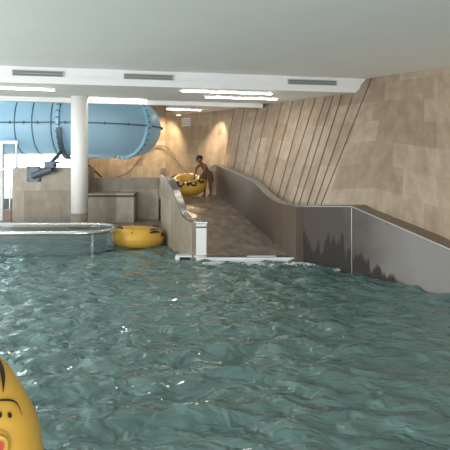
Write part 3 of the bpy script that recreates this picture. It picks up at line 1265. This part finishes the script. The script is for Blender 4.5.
hd = B0 + Vector((-0.20, -0.18, 1.045))
tilt = Matrix.Rotation(math.radians(-28), 3, 'Y') @ Matrix.Rotation(math.radians(-18), 3, 'X')
mb = MB()
ellipsoid(mb, hd, (0.098, 0.100, 0.100), rot=tilt, zmin=-0.25)
mb.build('hair', 'hair', pe)
for s in (-1, 1):
    mb = MB()
    ellipsoid(mb, hd + Vector((-0.072 + 0.025 * s, -0.078 - 0.016 * s, -0.045)), (0.010, 0.010, 0.008), 10, 8)
    mb.build('eye', 'black', pe)
    mb = MB()
    ellipsoid(mb, hd + Vector((0.045 * s + 0.015, 0.075 * s, -0.04)) , (0.016, 0.016, 0.026), 10, 8)
    mb.build('ear', 'skin', pe)
mb = MB()
ellipsoid(mb, hd + Vector((-0.092, -0.082, -0.062)), (0.016, 0.016, 0.020), 10, 8)
mb.build('nose', 'skin', pe)
mb = MB()
ellipsoid(mb, hd + Vector((-0.083, -0.074, -0.098)), (0.020, 0.014, 0.006), 10, 8)
mb.build('mouth', 'shorts', pe)
# swim shorts: waistband to two leg openings, slightly larger than the body
mb = MB()
cW, cH = B0 + Vector((0.005, 0.01, 0.685)), B0 + Vector((0.02, 0.02, 0.57))
rings = [(cW, 0.118, 0.105), (B0 + Vector((0.018, 0.022, 0.63)), 0.126, 0.108), (cH, 0.142, 0.104), (B0 + Vector((0.018, 0.012, 0.50)), 0.146, 0.094)]
vs, fs = [], []
for c_, a_, b_ in rings:
    for k in range(28):
        al = 2 * math.pi * k / 28
        vs.append(c_ + Vector((a_ * math.cos(al), b_ * math.sin(al), 0)))
for i in range(len(rings) - 1):
    for k in range(28):
        fs.append((i * 28 + k, i * 28 + (k + 1) % 28, (i + 1) * 28 + (k + 1) % 28, (i + 1) * 28 + k))
mb.add(vs, fs, 0, True)
for s in (-1, 1):
    vs, fs = [], []
    for q, (z, r1) in enumerate(((0.52, 0.080), (0.45, 0.076), (0.38, 0.072))):
        for k in range(20):
            al = 2 * math.pi * k / 20
            vs.append(B0 + Vector((0.016 + 0.083 * s + r1 * math.cos(al), 0.008 - 0.01 * q + r1 * math.sin(al), z)))
    for i in range(2):
        for k in range(20):
            fs.append((i * 20 + k, i * 20 + (k + 1) % 20, (i + 1) * 20 + (k + 1) % 20, (i + 1) * 20 + k))
    mb.add(vs, fs, 0, True)
mb.build('swim_shorts', 'shorts', pe)

# ------------------------------------------------------------ ceiling lamps and air vents
def lamp(label, a, b_, z=Z_LOW, w_=0.05):
    a, b_ = Vector((a[0], a[1], z)), Vector((b_[0], b_[1], z))
    c_ = (a + b_) / 2
    L = (b_ - a).length
    R = Matrix.Rotation(math.atan2(b_.y - a.y, b_.x - a.x), 3, 'Z')
    t_ = thing('ceiling_lamp', label, 'ceiling lamp', (c_.x, c_.y, z - 0.06), group='linear lamps under the lower ceiling')
    m_ = MB()
    m_.box(c_ + Vector((0, 0, -0.012)), (L, w_ + 0.004, 0.024), 0, R, 0.004)
    m_.build('housing', 'white', t_)
    m_ = MB()
    m_.box(c_ + Vector((0, 0, -0.032)), (L - 0.02, w_, 0.018), 0, R, 0.006)
    m_.build('diffuser', 'lamp', t_)
    return t_


def ceil_pt(px, py, z=Z_LOW):
    Y_ = (z - EYE) * F / (HORIZON - py)
    return ((px - 225) / F * Y_, Y_)


lamp('white linear lamp above the straight run of the tube slide, cut by the left edge', (-5.6, 10.35), ceil_pt(55, 88.8))
lamp('short white linear lamp just right of the column', ceil_pt(88, 97.2), ceil_pt(147, 99.4))
lamp('long white linear lamp nearest the fascia, middle of the ceiling', ceil_pt(181, 89.6), ceil_pt(272, 92.8))
lamp('white linear lamp behind the long one, nearer the leaning wall', ceil_pt(205, 96), ceil_pt(277, 98.2))
lamp('white linear lamp beyond the beam, over the slide platform', (-1.75, 16.2), (-0.75, 16.7))
sl = thing('downlight', 'small glowing warm downlight beyond the beam, near the back corner', 'downlight', (-1.62, 19.0, Z_LOW))
MB().lathe([(0.0, -0.03), (0.10, -0.03), (0.12, 0.0)], 24, (-1.62, 19.0, Z_LOW)).build('lamp_ring', 'white', sl)
MB().lathe([(0.0, -0.045), (0.075, -0.04), (0.08, -0.03)], 24, (-1.62, 19.0, Z_LOW)).build('lens', 'spot', sl)


def vent(label, px0, px1, ztop, zbot):
    def on(px):
        k = (px - 225) / F
        # fascia face: Y = 11.93 - 0.03 + (x - 3.08) * 0.2548 with x = k * Y
        Y_ = (11.90 - 3.08 * 0.2548) / (1 - 0.2548 * k)
        return Vector((k * Y_, Y_, 0))
    a, b_ = on(px0), on(px1)
    c_ = (a + b_) / 2
    c_.z = (ztop + zbot) / 2
    L = (b_ - a).length
    H = ztop - zbot
    R = Matrix.Rotation(math.atan2(b_.y - a.y, b_.x - a.x), 3, 'Z')
    t_ = thing('air_vent', label, 'air vent', c_, group='air vents in the white fascia')
    m_ = MB()
    m_.box(c_ + R @ Vector((0, 0.004, 0)), (L, 0.02, H), 0, R)
    m_.build('backing', 'grille_gap', t_)
    m_ = MB()
    for s in (-1, 1):
        m_.box(c_ + R @ Vector((0, -0.012, s * H / 2)), (L + 0.02, 0.03, 0.014), 0, R)
        m_.box(c_ + R @ Vector((s * L / 2, -0.012, 0)), (0.014, 0.03, H + 0.012), 0, R)
    m_.build('frame', 'grille', t_)
    m_ = MB()
    n_ = 26
    for k in range(n_):
        xx = -L / 2 + L * (k + 0.5) / n_
        m_.box(c_ + R @ Vector((xx, -0.014, 0)), (L / n_ * 0.42, 0.012, H * 0.9), 0, R)
    m_.box(c_ + R @ Vector((0, -0.010, 0)), (L, 0.01, 0.012), 0, R)
    m_.build('slats', 'grille', t_)
    return t_


vent('slatted air vent at the left end of the fascia, above the tube slide', 12.5, 63, 3.49, 3.385)
vent('slatted air vent in the fascia right of the column', 124, 173, 3.49, 3.39)
vent('slatted air vent in the fascia nearest the leaning stone wall', 288, 336, 3.49, 3.395)

# small pale vent on the platform wall
k_ = (-2.25 + 0.226, 20.5 - 17.5)
wn = Vector((-k_[1], k_[0], 0)).normalized()
for px in (186.5,):
    kk = (px - 225) / F
    # wall line: (-0.226, 17.5) + t * k_
    t = (kk * 17.5 + 0.226) / (k_[0] - kk * k_[1])
    p = Vector((-0.226 + t * k_[0], 17.5 + t * k_[1], 0))
    p.z = EYE - (122 - HORIZON) / F * p.y
    R = Matrix.Rotation(math.atan2(k_[1], k_[0]), 3, 'Z')
    wv = thing('wall_grille', 'small pale square air grille on the warm platform wall', 'air grille', p)
    sgn = 1 if (R @ Vector((0, 1, 0))).y < 0 else -1
    mb = MB()
    mb.box(p + R @ Vector((0, 0.012 * sgn, 0)), (0.62, 0.03, 0.28), 0, R, 0.006)
    mb.build('frame', 'white', wv)
    mb = MB()
    for q in range(5):
        mb.box(p + R @ Vector((0, 0.032 * sgn, -0.09 + 0.045 * q)), (0.54, 0.014, 0.022), 0, R)
    mb.build('slats', 'grille', wv)

# ------------------------------------------------------------ rope, handrails
rp = MB()
pts = [(-4.1, 20.40, 1.02), (-3.4, 20.42, 0.98), (-2.75, 20.42, 1.35), (-2.45, 20.42, 2.05), (-2.28, 20.36, 2.14)]
pts = [at(102, 181, 20.42), at(115, 178, 20.42), at(130, 171, 20.42), at(140, 158, 20.42), at(152, 147.5, 20.42), at(160, 146, 20.4), at(166.5, 147, 20.2),
       at(172, 153, 19.72), at(178, 163, 19.25), at(184, 170, 18.9), at(192, 174, 18.5)]
rp.tube(spline([tuple(p) for p in pts], 50), 0.02, 8)
o = rp.build('hanging_rope', 'rope')
tag(o, 'thin brown rope hanging in loops along the warm back walls', 'rope')
hr = MB()
hr.tube([at(84, 161.5, 14.9), at(102, 177.5, 14.9), at(103, 183, 14.9)], 0.025, 10)
hr.tube([at(92, 168.6, 14.9), Vector((at(92, 168.6, 14.9).x, 14.9, LAND))], 0.02, 8)
hr.tube([at(103, 183, 14.9), Vector((at(103, 183, 14.9).x, 14.9, LAND))], 0.02, 8)
o = hr.build('handrail', 'dark_metal')
tag(o, 'dark sloping handrail behind the low wall right of the column', 'handrail')
hr = MB()
hr.tube([at(-14, 178, 13.7), at(11, 165.5, 13.7)], 0.022, 10)
for px in (-12, 10):
    q = at(px, 177 if px < 0 else 166, 13.7)
    hr.tube([q, Vector((q.x, q.y, DECK))], 0.018, 8)
o = hr.build('handrail', 'polished')
tag(o, 'slim steel handrail sloping in front of the glazed door', 'handrail')
bk = MB()
bk.box((-5.47, 13.75, 0.34), (0.24, 0.25, 0.32), bev=0.02)
o = bk.build('stone_plinth', 'stone_cap')
tag(o, 'small brown stone plinth at the foot of the glazed door', 'plinth')
